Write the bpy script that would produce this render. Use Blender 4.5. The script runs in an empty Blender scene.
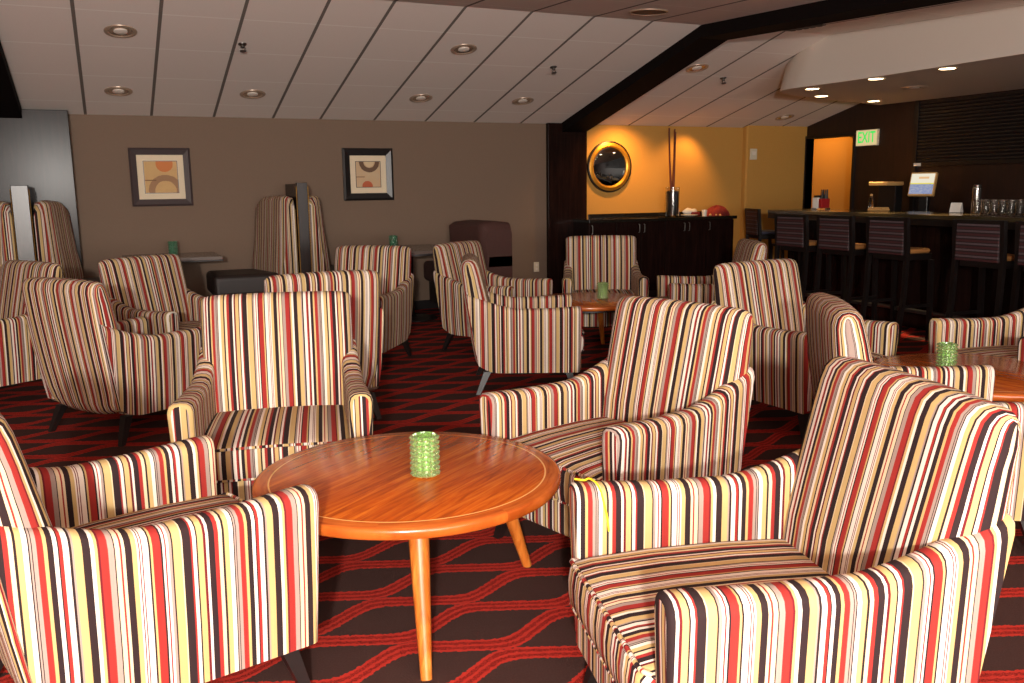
import bpy, bmesh, math, random
from mathutils import Vector, Matrix
random.seed(7)
PI = math.pi
C = bpy.context.scene.collection
sc = bpy.context.scene
sc.view_settings.view_transform = 'Standard'
sc.view_settings.look = 'None'
sc.view_settings.exposure = 0.2
sc.view_settings.gamma = 1.0
sc.view_settings.use_curve_mapping = False
EYE = 1.34                       # height of the camera over the carpet
SLOPE = 0.24724                  # fall of the sloped ceiling towards the back wall
RIDGE_Y = 6.81
YW = 9.53                        # back wall
XR = 8.68                        # right wall
def ceil_z(y):
    if y < RIDGE_Y: return EYE + 3.1 - SLOPE * RIDGE_Y - 0.047 * (RIDGE_Y - y)
    return EYE + 3.1 - SLOPE * y
FLAT_Z = ceil_z(RIDGE_Y)

# ---------------------------------------------------------------- materials
def lin(c):
    c = c / 255.0
    return c / 12.92 if c <= 0.04045 else ((c + 0.055) / 1.055) ** 2.4
def rgb(r, g, b):
    return (lin(r), lin(g), lin(b), 1.0)

class NT:
    def __init__(self, name, rough=0.6, metal=0.0, color=(0.5, 0.5, 0.5, 1)):
        self.m = bpy.data.materials.new(name)
        self.m.use_nodes = True
        self.t = self.m.node_tree
        self.b = self.t.nodes['Principled BSDF']
        self.b.inputs['Roughness'].default_value = rough
        self.b.inputs['Metallic'].default_value = metal
        self.b.inputs['Base Color'].default_value = color
    def n(self, typ, **kw):
        nd = self.t.nodes.new(typ)
        for k, v in kw.items():
            setattr(nd, k, v)
        return nd
    def put(self, sock, v):
        if isinstance(v, bpy.types.NodeSocket):
            self.t.links.new(v, sock)
        else:
            sock.default_value = v
    def math(self, op, a, b=0.0, c=0.0):
        nd = self.n('ShaderNodeMath', operation=op)
        self.put(nd.inputs[0], a); self.put(nd.inputs[1], b)
        if op in ('MULTIPLY_ADD', 'SMOOTH_MIN', 'COMPARE'):
            self.put(nd.inputs[2], c)
        return nd.outputs[0]
    def coord(self, which='Object'):
        return self.n('ShaderNodeTexCoord').outputs[which]
    def xyz(self, v):
        nd = self.n('ShaderNodeSeparateXYZ'); self.put(nd.inputs[0], v)
        return nd.outputs[0], nd.outputs[1], nd.outputs[2]
    def vec(self, x, y, z):
        nd = self.n('ShaderNodeCombineXYZ')
        for i, q in enumerate((x, y, z)): self.put(nd.inputs[i], q)
        return nd.outputs[0]
    def noise(self, v, scale, detail=4.0, rough=0.55, dist=0.0):
        nd = self.n('ShaderNodeTexNoise')
        self.put(nd.inputs['Vector'], v)
        nd.inputs['Scale'].default_value = scale
        nd.inputs['Detail'].default_value = detail
        nd.inputs['Roughness'].default_value = rough
        nd.inputs['Distortion'].default_value = dist
        return nd.outputs['Fac']
    def mix(self, f, a, b, mode='MIX'):
        nd = self.n('ShaderNodeMix', data_type='RGBA', blend_type=mode)
        self.put(nd.inputs[0], f); self.put(nd.inputs[6], a); self.put(nd.inputs[7], b)
        return nd.outputs[2]
    def ramp(self, f, stops, interp='LINEAR'):
        nd = self.n('ShaderNodeValToRGB'); cr = nd.color_ramp; cr.interpolation = interp
        while len(cr.elements) < len(stops): cr.elements.new(0.5)
        for e, (p, c) in zip(cr.elements, stops):
            e.position = p
        for e, (p, c) in zip(cr.elements, stops):
            e.color = c
        self.put(nd.inputs[0], f)
        return nd.outputs[0]
    def color(self, v): self.put(self.b.inputs['Base Color'], v)
    def bump(self, h, strength=0.2, dist=0.01):
        nd = self.n('ShaderNodeBump'); nd.inputs['Strength'].default_value = strength
        nd.inputs['Distance'].default_value = dist
        self.put(nd.inputs['Height'], h); self.t.links.new(nd.outputs[0], self.b.inputs['Normal'])
    def emit(self, c, s):
        self.put(self.b.inputs['Emission Color'], c); self.b.inputs['Emission Strength'].default_value = s

def plain(name, col, rough=0.6, metal=0.0, var=0.12, scale=30.0, spec=None):
    k = NT(name, rough, metal)
    f = k.noise(k.coord(), scale)
    dark = tuple(x * (1 - var) for x in col[:3]) + (1,)
    lite = tuple(min(1, x * (1 + var)) for x in col[:3]) + (1,)
    k.color(k.mix(f, dark, lite))
    if spec is not None: k.b.inputs['Specular IOR Level'].default_value = spec
    return k.m

M = {}
# striped upholstery: the same woven stripe runs across x on seats and backs, along y on the arms
KK, CC, GG, RR, WW, PP, TT = (rgb(46, 33, 34), rgb(214, 194, 160), rgb(194, 164, 110), rgb(150, 46, 41),
                              rgb(226, 214, 200), rgb(158, 138, 128), rgb(104, 30, 36))
SEQ = [(KK, 15), (CC, 3), (GG, 15), (KK, 3), (PP, 5), (WW, 5), (RR, 3), (WW, 4), (KK, 3), (RR, 15), (GG, 4),
       (KK, 3), (WW, 11), (TT, 2), (WW, 3), (TT, 2), (WW, 3), (GG, 9), (KK, 12), (CC, 5), (RR, 4), (CC, 8), (KK, 2),
       (PP, 10), (RR, 13), (TT, 4), (GG, 6), (WW, 6),
       (KK, 14), (GG, 13), (PP, 4), (KK, 4), (WW, 10), (RR, 6), (KK, 2), (WW, 7), (KK, 9), (GG, 6), (RR, 11), (PP, 6),
       (KK, 2), (PP, 3), (KK, 2), (WW, 8), (GG, 10), (KK, 4), (CC, 8), (RR, 8), (KK, 12), (WW, 5), (TT, 5), (GG, 11),
       (KK, 3), (WW, 7), (RR, 4)]
def stripes(name):
    k = NT(name, 0.85)
    k.b.inputs['Specular IOR Level'].default_value = 0.15
    a = k.n('ShaderNodeAttribute', attribute_name='su').outputs['Fac']
    rnd = k.n('ShaderNodeObjectInfo').outputs['Random']
    tot = SCALE * sum(w for _, w in SEQ) / 1000.0
    a = k.math('MULTIPLY_ADD', rnd, tot, a)
    t = k.math('FRACT', k.math('DIVIDE', k.math('ADD', a, 10.0), tot))
    half = len(SEQ) // 2
    tot1 = SCALE * sum(w for _, w in SEQ[:half]) / 1000.0 / tot
    def rp(seq, lo, hi):
        s = sum(w for _, w in seq); acc = 0; st = []
        for c, w in seq:
            st.append((acc / s, c)); acc += w
        f = k.math('DIVIDE', k.math('SUBTRACT', t, lo), hi - lo)
        return k.ramp(f, st, 'CONSTANT')
    c1 = rp(SEQ[:half], 0.0, tot1); c2 = rp(SEQ[half:], tot1, 1.0)
    col = k.mix(k.math('GREATER_THAN', t, tot1), c1, c2)
    wv = k.noise(k.coord(), 420.0, 2.0)
    col = k.mix(0.25, col, k.mix(wv, (0.45, 0.45, 0.45, 1), (1, 1, 1, 1)), 'MULTIPLY')
    k.color(col)
    k.bump(wv, 0.12, 0.002)
    return k.m
SCALE = 1.22
M['stripe'] = stripes('striped_woven_fabric')

def wood(name, c1, c2, c3, rough, axis=0, scale=1.0):
    k = NT(name, rough)
    co = k.coord(); x, y, z = k.xyz(co)
    st = [x, y, z]
    st = [k.math('MULTIPLY', q, (1.2 if i == axis else 14.0) * scale) for i, q in enumerate(st)]
    v = k.vec(*st)
    f = k.noise(v, 2.2, 6.0, 0.6, 0.6)
    f2 = k.noise(v, 9.0, 3.0, 0.6, 0.0)
    col = k.ramp(f, [(0.3, c1), (0.52, c2), (0.75, c3)])
    col = k.mix(0.35, col, k.mix(f2, (0.35, 0.35, 0.35, 1), (1, 1, 1, 1)), 'MULTIPLY')
    k.color(col)
    return k.m
M['dark_wood'] = wood('dark_wood_veneer', rgb(20, 11, 10), rgb(32, 18, 15), rgb(44, 25, 21), 0.22, 2)
M['dark_wood'].node_tree.nodes['Principled BSDF'].inputs['Specular IOR Level'].default_value = 0.10
M['gloss_wood'] = wood('glossy_dark_wood', rgb(24, 15, 14), rgb(36, 22, 19), rgb(48, 30, 26), 0.3, 2)
M['dark_wood_flat'] = wood('dark_wood_panel', rgb(24, 11, 8), rgb(36, 17, 12), rgb(48, 23, 15), 0.45, 2)
M['espresso'] = plain('espresso_lacquer', rgb(17, 11, 10), 0.4)
M['beam'] = plain('matte_dark_beam', rgb(18, 12, 11), 0.8, spec=0.08)
M['black_leg'] = plain('black_stained_wood', rgb(26, 20, 19), 0.4)
M['leg_wood'] = wood('walnut_leg', rgb(158, 78, 24), rgb(200, 112, 42), rgb(226, 150, 70), 0.3, 2)

def table_top():
    k = NT('walnut_table_top', 0.22)
    x, y, z = k.xyz(k.coord())
    r = k.math('SQRT', k.math('ADD', k.math('MULTIPLY', x, x), k.math('MULTIPLY', y, y)))
    ang = k.math('ARCTAN2', y, x)
    # boards inside the ring
    ct, st_ = math.cos(.63), math.sin(.63)
    xr = k.math('ADD', k.math('MULTIPLY', x, ct), k.math('MULTIPLY', y, st_))
    yr = k.math('SUBTRACT', k.math('MULTIPLY', y, ct), k.math('MULTIPLY', x, st_))
    pl = k.math('FLOOR', k.math('MULTIPLY', k.math('ADD', yr, 5.0), 9.0))
    gv = k.vec(k.math('MULTIPLY', xr, 1.6), k.math('MULTIPLY', yr, 22.0), k.math('MULTIPLY', pl, 3.7))
    f = k.noise(gv, 2.0, 6.0, 0.62, 0.8)
    wn = k.n('ShaderNodeTexWhiteNoise', noise_dimensions='1D'); k.put(wn.inputs['W'], pl)
    inner = k.ramp(f, [(0.28, rgb(118, 48, 12)), (0.5, rgb(184, 84, 18)), (0.72, rgb(216, 122, 36))])
    inner = k.mix(k.math('MULTIPLY', wn.outputs['Value'], 0.45), inner, rgb(146, 62, 20))
    sg = k.math('FLOOR', k.math('MULTIPLY', k.math('ADD', ang, 0.5), 8 / (2 * PI)))
    rv = k.vec(k.math('MULTIPLY', ang, 1.2), k.math('MULTIPLY', r, 26.0), k.math('MULTIPLY', sg, 5.3))
    f2 = k.noise(rv, 2.0, 5.0, 0.6, 0.5)
    ring = k.ramp(f2, [(0.28, rgb(134, 56, 16)), (0.5, rgb(172, 84, 28)), (0.75, rgb(198, 108, 42))])
    col = k.mix(k.math('GREATER_THAN', r, 0.436), inner, ring)
    line = k.math('LESS_THAN', k.math('ABSOLUTE', k.math('SUBTRACT', r, 0.436)), 0.0026)
    col = k.mix(line, col, rgb(226, 170, 96))
    k.color(col)
    return k.m
M['table_top'] = table_top()

def carpet():
    k = NT('patterned_carpet', 0.95)
    k.b.inputs['Specular IOR Level'].default_value = 0.08
    x, y, z = k.xyz(k.coord())
    P, h, w, A = 0.515, 0.1625, 0.070, 0.050
    nz = k.noise(k.coord(), 70.0, 2.0)
    jit = k.math('MULTIPLY', k.math('SUBTRACT', nz, 0.5), 0.024)
    th = k.math('MULTIPLY', k.math('SUBTRACT', x, 0.72), 2 * PI / P)
    ck = k.math('MULTIPLY', k.math('COSINE', th), 0.20)
    tri = lambda q: k.math('MULTIPLY', k.math('ARCSINE', k.math('MULTIPLY', k.math('COSINE', q), 0.82)), 1.04)
    c0 = k.math('MULTIPLY', tri(k.math('SUBTRACT', k.math('ADD', th, PI), ck)), -A)   # bands of one row
    c = k.math('MULTIPLY', tri(k.math('ADD', th, ck)), A)                              # and of the next
    v = k.math('MULTIPLY', k.math('FRACT', k.math('DIVIDE', k.math('ADD', k.math('SUBTRACT', y, 2.38), 20 * h), 2 * h)), 2 * h)
    d0 = k.math('ABSOLUTE', k.math('SUBTRACT', k.math('ADD', v, c0), 0.5 * h))
    d1 = k.math('ABSOLUTE', k.math('SUBTRACT', k.math('SUBTRACT', v, c), 1.5 * h))
    d = k.math('ADD', k.math('MINIMUM', d0, d1), jit)
    band = k.math('LESS_THAN', d, w / 2)
    rim = k.math('GREATER_THAN', d, w / 2 - 0.013)
    core = k.math('LESS_THAN', d, 0.006)
    fleck = k.noise(k.coord(), 210.0, 2.0)
    fl = k.math('GREATER_THAN', fleck, 0.5)
    red = k.mix(fl, rgb(106, 27, 22), rgb(154, 42, 33))
    red = k.mix(k.math('MAXIMUM', rim, core), red, rgb(172, 48, 38))
    dark = k.mix(fleck, rgb(52, 35, 32), rgb(74, 51, 46))
    k.color(k.mix(band, dark, red))
    k.bump(fleck, 0.4, 0.004)
    return k.m
M['carpet'] = carpet()

def wallpaper(name, col, var=0.1):
    k = NT(name, 0.8)
    k.b.inputs['Specular IOR Level'].default_value = 0.2
    x, y, z = k.xyz(k.coord())
    f = k.noise(k.vec(k.math('MULTIPLY', x, 40.0), k.math('MULTIPLY', y, 40.0), k.math('MULTIPLY', z, 150.0)), 1.5, 4.0)
    d = tuple(q * (1 - var) for q in col[:3]) + (1,); l = tuple(min(1, q * (1 + var)) for q in col[:3]) + (1,)
    k.color(k.mix(f, d, l)); k.bump(f, 0.1, 0.003)
    return k.m
M['wall'] = wallpaper('taupe_wallcovering', rgb(121, 101, 86))
M['wall_warm'] = wallpaper('lamp_tinted_wallcovering', rgb(190, 142, 72))  # same tan covering with the lamps' warm light put into its colour
M['paint'] = wallpaper('soffit_paint', rgb(214, 202, 190), 0.03)

def tiles():
    k = NT('ceiling_tile', 0.9)
    k.b.inputs['Specular IOR Level'].default_value = 0.1
    x, y, z = k.xyz(k.coord())
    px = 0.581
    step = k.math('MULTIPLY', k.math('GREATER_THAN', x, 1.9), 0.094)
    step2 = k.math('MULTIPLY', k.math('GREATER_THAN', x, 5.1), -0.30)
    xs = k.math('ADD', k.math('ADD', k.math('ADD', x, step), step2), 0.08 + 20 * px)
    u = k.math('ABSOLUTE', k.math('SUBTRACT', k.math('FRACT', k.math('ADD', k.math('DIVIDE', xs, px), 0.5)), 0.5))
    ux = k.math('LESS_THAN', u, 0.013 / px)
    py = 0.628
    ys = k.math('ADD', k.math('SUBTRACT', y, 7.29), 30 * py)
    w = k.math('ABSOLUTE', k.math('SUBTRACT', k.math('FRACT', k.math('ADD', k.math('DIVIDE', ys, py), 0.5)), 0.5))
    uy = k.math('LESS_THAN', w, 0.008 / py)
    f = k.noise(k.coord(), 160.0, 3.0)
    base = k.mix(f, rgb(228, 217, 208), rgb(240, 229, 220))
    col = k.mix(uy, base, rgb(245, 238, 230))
    col = k.mix(ux, col, rgb(120, 112, 105))  # recess shading painted in: bars along y darkened, cross bars lightened
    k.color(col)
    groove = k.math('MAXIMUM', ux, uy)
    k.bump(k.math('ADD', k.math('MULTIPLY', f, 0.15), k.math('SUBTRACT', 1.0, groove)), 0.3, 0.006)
    return k.m
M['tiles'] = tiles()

M['brown_fabric'] = plain('brown_suede', rgb(74, 44, 38), 0.8, 0, 0.15, 60)
M['dark_seat'] = plain('dark_brown_vinyl', rgb(40, 29, 26), 0.5)
M['black'] = plain('black_plastic', rgb(20, 18, 18), 0.4)
M['frame_black'] = plain('black_frame_lacquer', rgb(24, 20, 20), 0.35)
M['frame_brown'] = plain('dark_bronze_frame', rgb(66, 54, 54), 0.35)
M['mat'] = plain('cream_mat_board', rgb(226, 208, 178), 0.8, 0, 0.03)
M['grey_top'] = plain('grey_laminate_top', rgb(116, 104, 98), 0.18, 0, 0.05)
M['grey_edge'] = plain('dark_edge_band', rgb(52, 46, 46), 0.4)
M['granite'] = plain('dark_granite', rgb(30, 26, 20), 0.12, 0, 0.5, 140)
M['bar_top'] = plain('olive_brown_granite', rgb(58, 48, 31), 0.15, 0, 0.4, 140)
M['steel'] = plain('brushed_steel', rgb(170, 168, 165), 0.25, 1.0, 0.05)
M['dull_steel'] = plain('worn_steel', rgb(120, 116, 112), 0.4, 1.0, 0.05)
M['gold'] = plain('antique_gold', rgb(196, 142, 50), 0.35, 0.7, 0.15)
M['plate'] = plain('cream_plastic', rgb(216, 204, 180), 0.5, 0, 0.03)
M['white'] = plain('white_ceramic', rgb(232, 226, 212), 0.4, 0, 0.03)
M['paper'] = plain('white_paper', rgb(226, 220, 214), 0.8, 0, 0.04)
M['red_cloth'] = plain('red_cloth', rgb(126, 30, 26), 0.85, 0, 0.2, 50)
M['red_plastic'] = plain('red_plastic', rgb(150, 24, 24), 0.4)
M['tan'] = plain('tan_board', rgb(206, 160, 98), 0.6)
M['tan_seat'] = plain('tan_seat_vinyl', rgb(160, 108, 58), 0.5)
M['blue_seat'] = plain('slate_blue_vinyl', rgb(70, 72, 92), 0.5)
M['shutter'] = plain('bronze_shutter', rgb(28, 20, 17), 0.5)
M['speaker'] = plain('brown_speaker_grille', rgb(112, 84, 66), 0.7)
M['vent'] = plain('vent_grey', rgb(80, 72, 68), 0.6)
M['ring'] = plain('downlight_trim', rgb(176, 152, 132), 0.35, 0.3)
M['cone'] = plain('downlight_reflector', rgb(206, 190, 176), 0.2, 0.9)
M['lamp_off'] = plain('frosted_lamp', rgb(228, 216, 204), 0.5)
M['twig'] = plain('red_brown_twig', rgb(96, 42, 26), 0.7)
M['yellow'] = plain('yellow_thread', rgb(230, 200, 30), 0.7)
M['pebble'] = plain('dark_glass_pebbles', rgb(70, 64, 66), 0.1, 0, 0.6, 90)
M['wax'] = plain('white_wax', rgb(236, 232, 214), 0.5, 0, 0.02)
M['brass'] = plain('brass', rgb(190, 150, 80), 0.3, 0.9)
M['green_box'] = plain('green_card', rgb(70, 130, 50), 0.6)
M['yellow_box'] = plain('yellow_card', rgb(226, 196, 70), 0.6)

def glass(name, col, rough=0.05, trans=0.9):
    k = NT(name, rough, 0, col)
    f = k.noise(k.coord(), 25.0)
    k.color(k.mix(f, tuple(q * 0.9 for q in col[:3]) + (1,), col))
    k.b.inputs['Transmission Weight'].default_value = trans
    k.b.inputs['IOR'].default_value = 1.45
    return k.m
M['green_glass'] = glass('green_hobnail_glass', rgb(166, 212, 128), 0.08, 0.78)
M['dark_green_glass'] = glass('dark_green_glass', rgb(70, 130, 96), 0.15, 0.5)
M['clear_glass'] = glass('clear_glass', rgb(244, 246, 244), 0.01, 1.0)
k = NT('mirror_glass', 0.03, 1.0); k.color(k.mix(k.noise(k.coord(), 4.0), rgb(180, 180, 180), rgb(190, 190, 188))); M['mirror'] = k.m

def lamp(name, col, s):
    k = NT(name, 0.5); f = k.noise(k.coord(), 8.0)
    k.color((0.02, 0.02, 0.02, 1))
    k.emit(k.mix(f, col, tuple(min(1, q * 1.05) for q in col[:3]) + (1,)), s)
    return k.m
M['lamp_on'] = lamp('lit_lamp', (1.0, 0.78, 0.45, 1), 14.0)
M['exit_face'] = lamp('exit_panel', (0.80, 0.62, 0.30, 1), 0.75)
M['exit_green'] = lamp('exit_letters', (0.02, 0.75, 0.10, 1), 0.9)

def screen():
    k = NT('till_screen', 0.3)
    g = k.coord('Generated'); x, y, z = k.xyz(g)
    br = k.n('ShaderNodeTexBrick'); k.put(br.inputs['Vector'], k.vec(y, z, 0.0)); br.inputs['Scale'].default_value = 7.0
    br.inputs['Color1'].default_value = (0.10, 0.16, 0.42, 1); br.inputs['Color2'].default_value = (0.30, 0.34, 0.46, 1)
    br.inputs['Mortar'].default_value = (0.45, 0.45, 0.45, 1)
    col = k.mix(k.math('GREATER_THAN', z, 0.48), br.outputs['Color'], (0.75, 0.66, 0.10, 1))
    col = k.mix(k.math('GREATER_THAN', z, 0.54), col, (0.80, 0.74, 0.58, 1))
    inbar = k.math('MULTIPLY', k.math('LESS_THAN', k.math('ABSOLUTE', k.math('SUBTRACT', z, 0.8)), 0.05),
                   k.math('LESS_THAN', k.math('ABSOLUTE', k.math('SUBTRACT', y, 0.45)), 0.22))
    col = k.mix(inbar, col, (0.75, 0.45, 0.22, 1))
    k.color((0.02, 0.02, 0.02, 1)); k.emit(col, 0.9)
    return k.m
M['screen'] = screen()

def art(name, bg1, bg2, shapes):
    """abstract print: rings and discs on a mottled ground, in the print's own 0..1 frame"""
    k = NT(name, 0.8)
    g = k.coord('Generated'); x, y, z = k.xyz(g)
    col = k.mix(k.noise(g, 3.0, 5.0), bg1, bg2)
    for cx, cz, r0, r1, c in shapes:
        dx = k.math('SUBTRACT', x, cx); dz = k.math('SUBTRACT', z, cz)
        r = k.math('SQRT', k.math('ADD', k.math('MULTIPLY', dx, dx), k.math('MULTIPLY', dz, dz)))
        r = k.math('ADD', r, k.math('MULTIPLY', k.math('SUBTRACT', k.noise(g, 14.0), 0.5), 0.05))
        m = k.math('MULTIPLY', k.math('LESS_THAN', r, r1), k.math('GREATER_THAN', r, r0))
        col = k.mix(k.math('MULTIPLY', m, 0.85), col, c)
    ln = k.math('LESS_THAN', k.math('ABSOLUTE', k.math('SUBTRACT', z, 0.4)), 0.015)
    ln = k.math('MULTIPLY', ln, k.math('LESS_THAN', x, 0.35))
    k.color(k.mix(ln, col, rgb(120, 86, 60)))
    return k.m
M['art_a'] = art('abstract_print_tan', rgb(196, 156, 108), rgb(214, 176, 118),
                 [(0.62, 0.92, -1, 0.26, rgb(206, 116, 60)), (0.62, 0.05, 0.33, 0.52, rgb(150, 112, 84))])
M['art_b'] = art('abstract_print_grey', rgb(196, 180, 150), rgb(206, 160, 116),
                 [(0.55, 1.0, 0.24, 0.42, rgb(74, 40, 26)), (0.55, 1.0, -1, 0.2, rgb(214, 190, 150)), (0.45, 0.02, -1, 0.22, rgb(186, 74, 36))])

# ---------------------------------------------------------------- mesh helpers
class MB:
    def __init__(self): self.v = []; self.f = []; self.s = []; self.u = []
    def add(self, vs, fs, smooth=True, su=None):
        o = len(self.v); self.v += [tuple(p) for p in vs]
        self.u += list(su) if su else [p[0] for p in vs]
        self.f += [tuple(i + o for i in q) for q in fs]; self.s += [smooth] * len(fs)
        return self
    def bm(self, b, smooth, mx=None):
        b.verts.ensure_lookup_table(); b.faces.ensure_lookup_table()
        vs = [(mx @ v.co if mx else v.co.copy()) for v in b.verts]
        for i, v in enumerate(b.verts): v.index = i
        self.add(vs, [tuple(v.index for v in f.verts) for f in b.faces], smooth); b.free()
        return self
    def box(self, a, c, bev=0.0, mx=None, seg=2):
        b = bmesh.new(); bmesh.ops.create_cube(b, size=1.0)
        for v in b.verts:
            v.co = Vector([(a[i] + c[i]) / 2 + v.co[i] * (c[i] - a[i]) for i in range(3)])
        if bev > 0:
            bmesh.ops.bevel(b, geom=list(b.edges), offset=bev, segments=seg, affect='EDGES', profile=0.5)
        return self.bm(b, False, mx)
    def prism(self, poly, z0, z1, bev=0.0, mx=None, smooth=False):
        b = bmesh.new()
        lo = [b.verts.new((p[0], p[1], z0)) for p in poly]; hi = [b.verts.new((p[0], p[1], z1)) for p in poly]
        b.faces.new(lo[::-1]); b.faces.new(hi)
        n = len(poly)
        for i in range(n): b.faces.new((lo[i], lo[(i + 1) % n], hi[(i + 1) % n], hi[i]))
        bmesh.ops.recalc_face_normals(b, faces=list(b.faces))
        if bev: bmesh.ops.bevel(b, geom=list(b.edges), offset=bev, segments=2, affect='EDGES', profile=0.5)
        return self.bm(b, smooth, mx)
    def loft(self, secs, closed=True, caps=True, smooth=True, mx=None, su=None):
        n = len(secs[0]); vs = [p for s in secs for p in s]; fs = []
        if mx: vs = [mx @ Vector(p) for p in vs]
        for i in range(len(secs) - 1):
            for j in range(n if closed else n - 1):
                j2 = (j + 1) % n
                fs.append((i * n + j, i * n + j2, (i + 1) * n + j2, (i + 1) * n + j))
        if caps:
            fs.append(tuple(range(n))[::-1]); fs.append(tuple((len(secs) - 1) * n + j for j in range(n)))
        return self.add(vs, fs, smooth, su)
    def lathe(self, prof, seg=32, c=(0, 0, 0), mx=None, smooth=True, caps=True):
        secs = [[(c[0] + r * math.cos(2 * PI * j / seg), c[1] + r * math.sin(2 * PI * j / seg), c[2] + z) for j in range(seg)] for r, z in prof]
        return self.loft(secs, True, caps, smooth, mx)
    def tube(self, pts, rad, seg=10, mx=None, smooth=True):
        pts = [Vector(p) for p in pts]; secs = []
        rr = rad if isinstance(rad, (list, tuple)) else [rad] * len(pts)
        for i, p in enumerate(pts):
            d = (pts[min(i + 1, len(pts) - 1)] - pts[max(i - 1, 0)]).normalized()
            u = d.cross(Vector((0, 0, 1)))
            if u.length < 1e-3: u = d.cross(Vector((1, 0, 0)))
            u.normalize(); w = d.cross(u)
            secs.append([p + (u * math.cos(2 * PI * j / seg) + w * math.sin(2 * PI * j / seg)) * rr[i] for j in range(seg)])
        return self.loft(secs, True, True, smooth, mx)
    def build(self, name, mat, parent=None, loc=None, rot=None, angle=35):
        me = bpy.data.meshes.new(name)
        me.from_pydata(self.v, [], self.f); me.update()
        b = bmesh.new(); b.from_mesh(me); bmesh.ops.recalc_face_normals(b, faces=list(b.faces)); b.to_mesh(me); b.free()
        if mat == 'stripe':
            me.attributes.new('su', 'FLOAT', 'POINT').data.foreach_set('value', self.u)
        me.polygons.foreach_set('use_smooth', self.s)
        if any(self.s):
            try: me.set_sharp_from_angle(angle=math.radians(angle))
            except Exception: pass
        mm = mat if isinstance(mat, (list, tuple)) else [mat]
        for q in mm: me.materials.append(M[q])
        o = bpy.data.objects.new(name, me); C.objects.link(o)
        if parent: o.parent = parent
        if loc: o.location = loc
        if rot: o.rotation_euler = rot
        return o

def tag(o, label=None, cat=None, group=None, kind=None):
    if label: o['label'] = label
    if cat: o['category'] = cat
    if group: o['group'] = group
    if kind: o['kind'] = kind
    return o
def thing(name, label, cat, loc=(0, 0, 0), rz=0.0, group=None, rot=None):
    o = bpy.data.objects.new(name, None); C.objects.link(o)
    o.empty_display_size = 0.1
    o.location = loc; o.rotation_euler = rot if rot else (0, 0, rz)
    return tag(o, label, cat, group)
def struct(o): return tag(o, kind='structure')
def dup(root, loc, rz, label, group=None, rot=None):
    r = root.copy(); C.objects.link(r); r.location = loc; r.rotation_euler = rot if rot else (0, 0, rz)
    r['label'] = label
    if group: r['group'] = group
    for ch in list(root.children):
        c = ch.copy(); C.objects.link(c); c.parent = r
        for g in list(ch.children):
            d = g.copy(); C.objects.link(d); d.parent = c
            
    return r

# ---------------------------------------------------------------- the room
X0, Y0 = -4.2, -4.0
struct(MB().box((X0, Y0, -0.1), (11.0, 11.2, 0.0)).build('floor', 'carpet'))
zb = ceil_z(10.0)
mb = MB(); T = 0.12
mb.add([(X0, Y0, ceil_z(Y0)), (11, Y0, ceil_z(Y0)), (11, RIDGE_Y, FLAT_Z), (X0, RIDGE_Y, FLAT_Z), (11, YW + 0.25, ceil_z(YW + 0.25)), (X0, YW + 0.25, ceil_z(YW + 0.25)),
        (X0, Y0, ceil_z(Y0) + T), (11, Y0, ceil_z(Y0) + T), (11, RIDGE_Y, FLAT_Z + T), (X0, RIDGE_Y, FLAT_Z + T), (11, YW + 0.25, ceil_z(YW + 0.25) + T), (X0, YW + 0.25, ceil_z(YW + 0.25) + T)],
       [(0, 1, 2, 3), (3, 2, 4, 5), (6, 7, 8, 9), (9, 8, 10, 11), (0, 1, 7, 6), (4, 5, 11, 10), (0, 3, 9, 6), (3, 5, 11, 9), (1, 2, 8, 7), (2, 4, 10, 8)], False)
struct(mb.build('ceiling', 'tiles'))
zt = ceil_z(YW) + 0.03
struct(MB().box((X0, YW, 0), (5.2, YW + 0.12, zt)).build('wall_back', 'wall'))
struct(MB().box((5.2, YW + 0.0, 0), (7.68, YW + 0.12, zt)).build('wall_alcove', 'wall_warm'))
struct(MB().prism([(7.68, YW - 0.07), (7.70, YW - 0.09), (XR + 0.12, YW - 0.09), (XR + 0.12, YW + 0.12), (7.68, YW + 0.12)], 0, zt + 0.02).build('wall_back_return', 'wall_warm'))
# right wall, dark panelled, with the doorway
DY0, DY1, DZ = 8.60, 9.43, 1.94
def side_prof(y0, y1, zlo):
    pts = [(y0, zlo), (y1, zlo)]
    if y1 > RIDGE_Y: pts += [(y1, ceil_z(y1) + .02)]
    if y0 < RIDGE_Y: pts += [(RIDGE_Y, FLAT_Z + .02), (y0, ceil_z(y0) + .02)]
    else: pts += [(y0, ceil_z(y0) + .02)]
    return pts
mb = MB()
MXR = Matrix(((0, 0, 1, XR), (1, 0, 0, 0), (0, 1, 0, 0), (0, 0, 0, 1)))
mb.prism(side_prof(Y0, DY0, 0), 0, 0.12, mx=MXR)
mb.prism(side_prof(DY0, YW, DZ), 0, 0.12, mx=MXR)
mb.prism([(DY1, 0), (YW, 0), (YW, DZ), (DY1, DZ)], 0, 0.12, mx=MXR)
struct(mb.build('wall_right', 'dark_wood_flat'))
struct(MB().box((X0 - 0.12, Y0, 0), (X0, YW + 0.12, FLAT_Z)).build('wall_left', 'wall'))
WX0, WX1, WZ0, WZ1 = -2.6, 3.4, .75, 2.05
mb = MB()
zc = ceil_z(Y0)
mb.box((X0, Y0 - 0.12, 0), (WX0, Y0, zc)).box((WX1, Y0 - 0.12, 0), (11, Y0, zc)).box((WX0, Y0 - 0.12, 0), (WX1, Y0, WZ0)).box((WX0, Y0 - 0.12, WZ1), (WX1, Y0, zc))
struct(mb.build('wall_front', 'wall'))
mb = MB()
for i in range(5):
    x = WX0 + (WX1 - WX0) * i / 4
    mb.box((x - .03, Y0 - .10, WZ0), (x + .03, Y0 - .03, WZ1))
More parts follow.
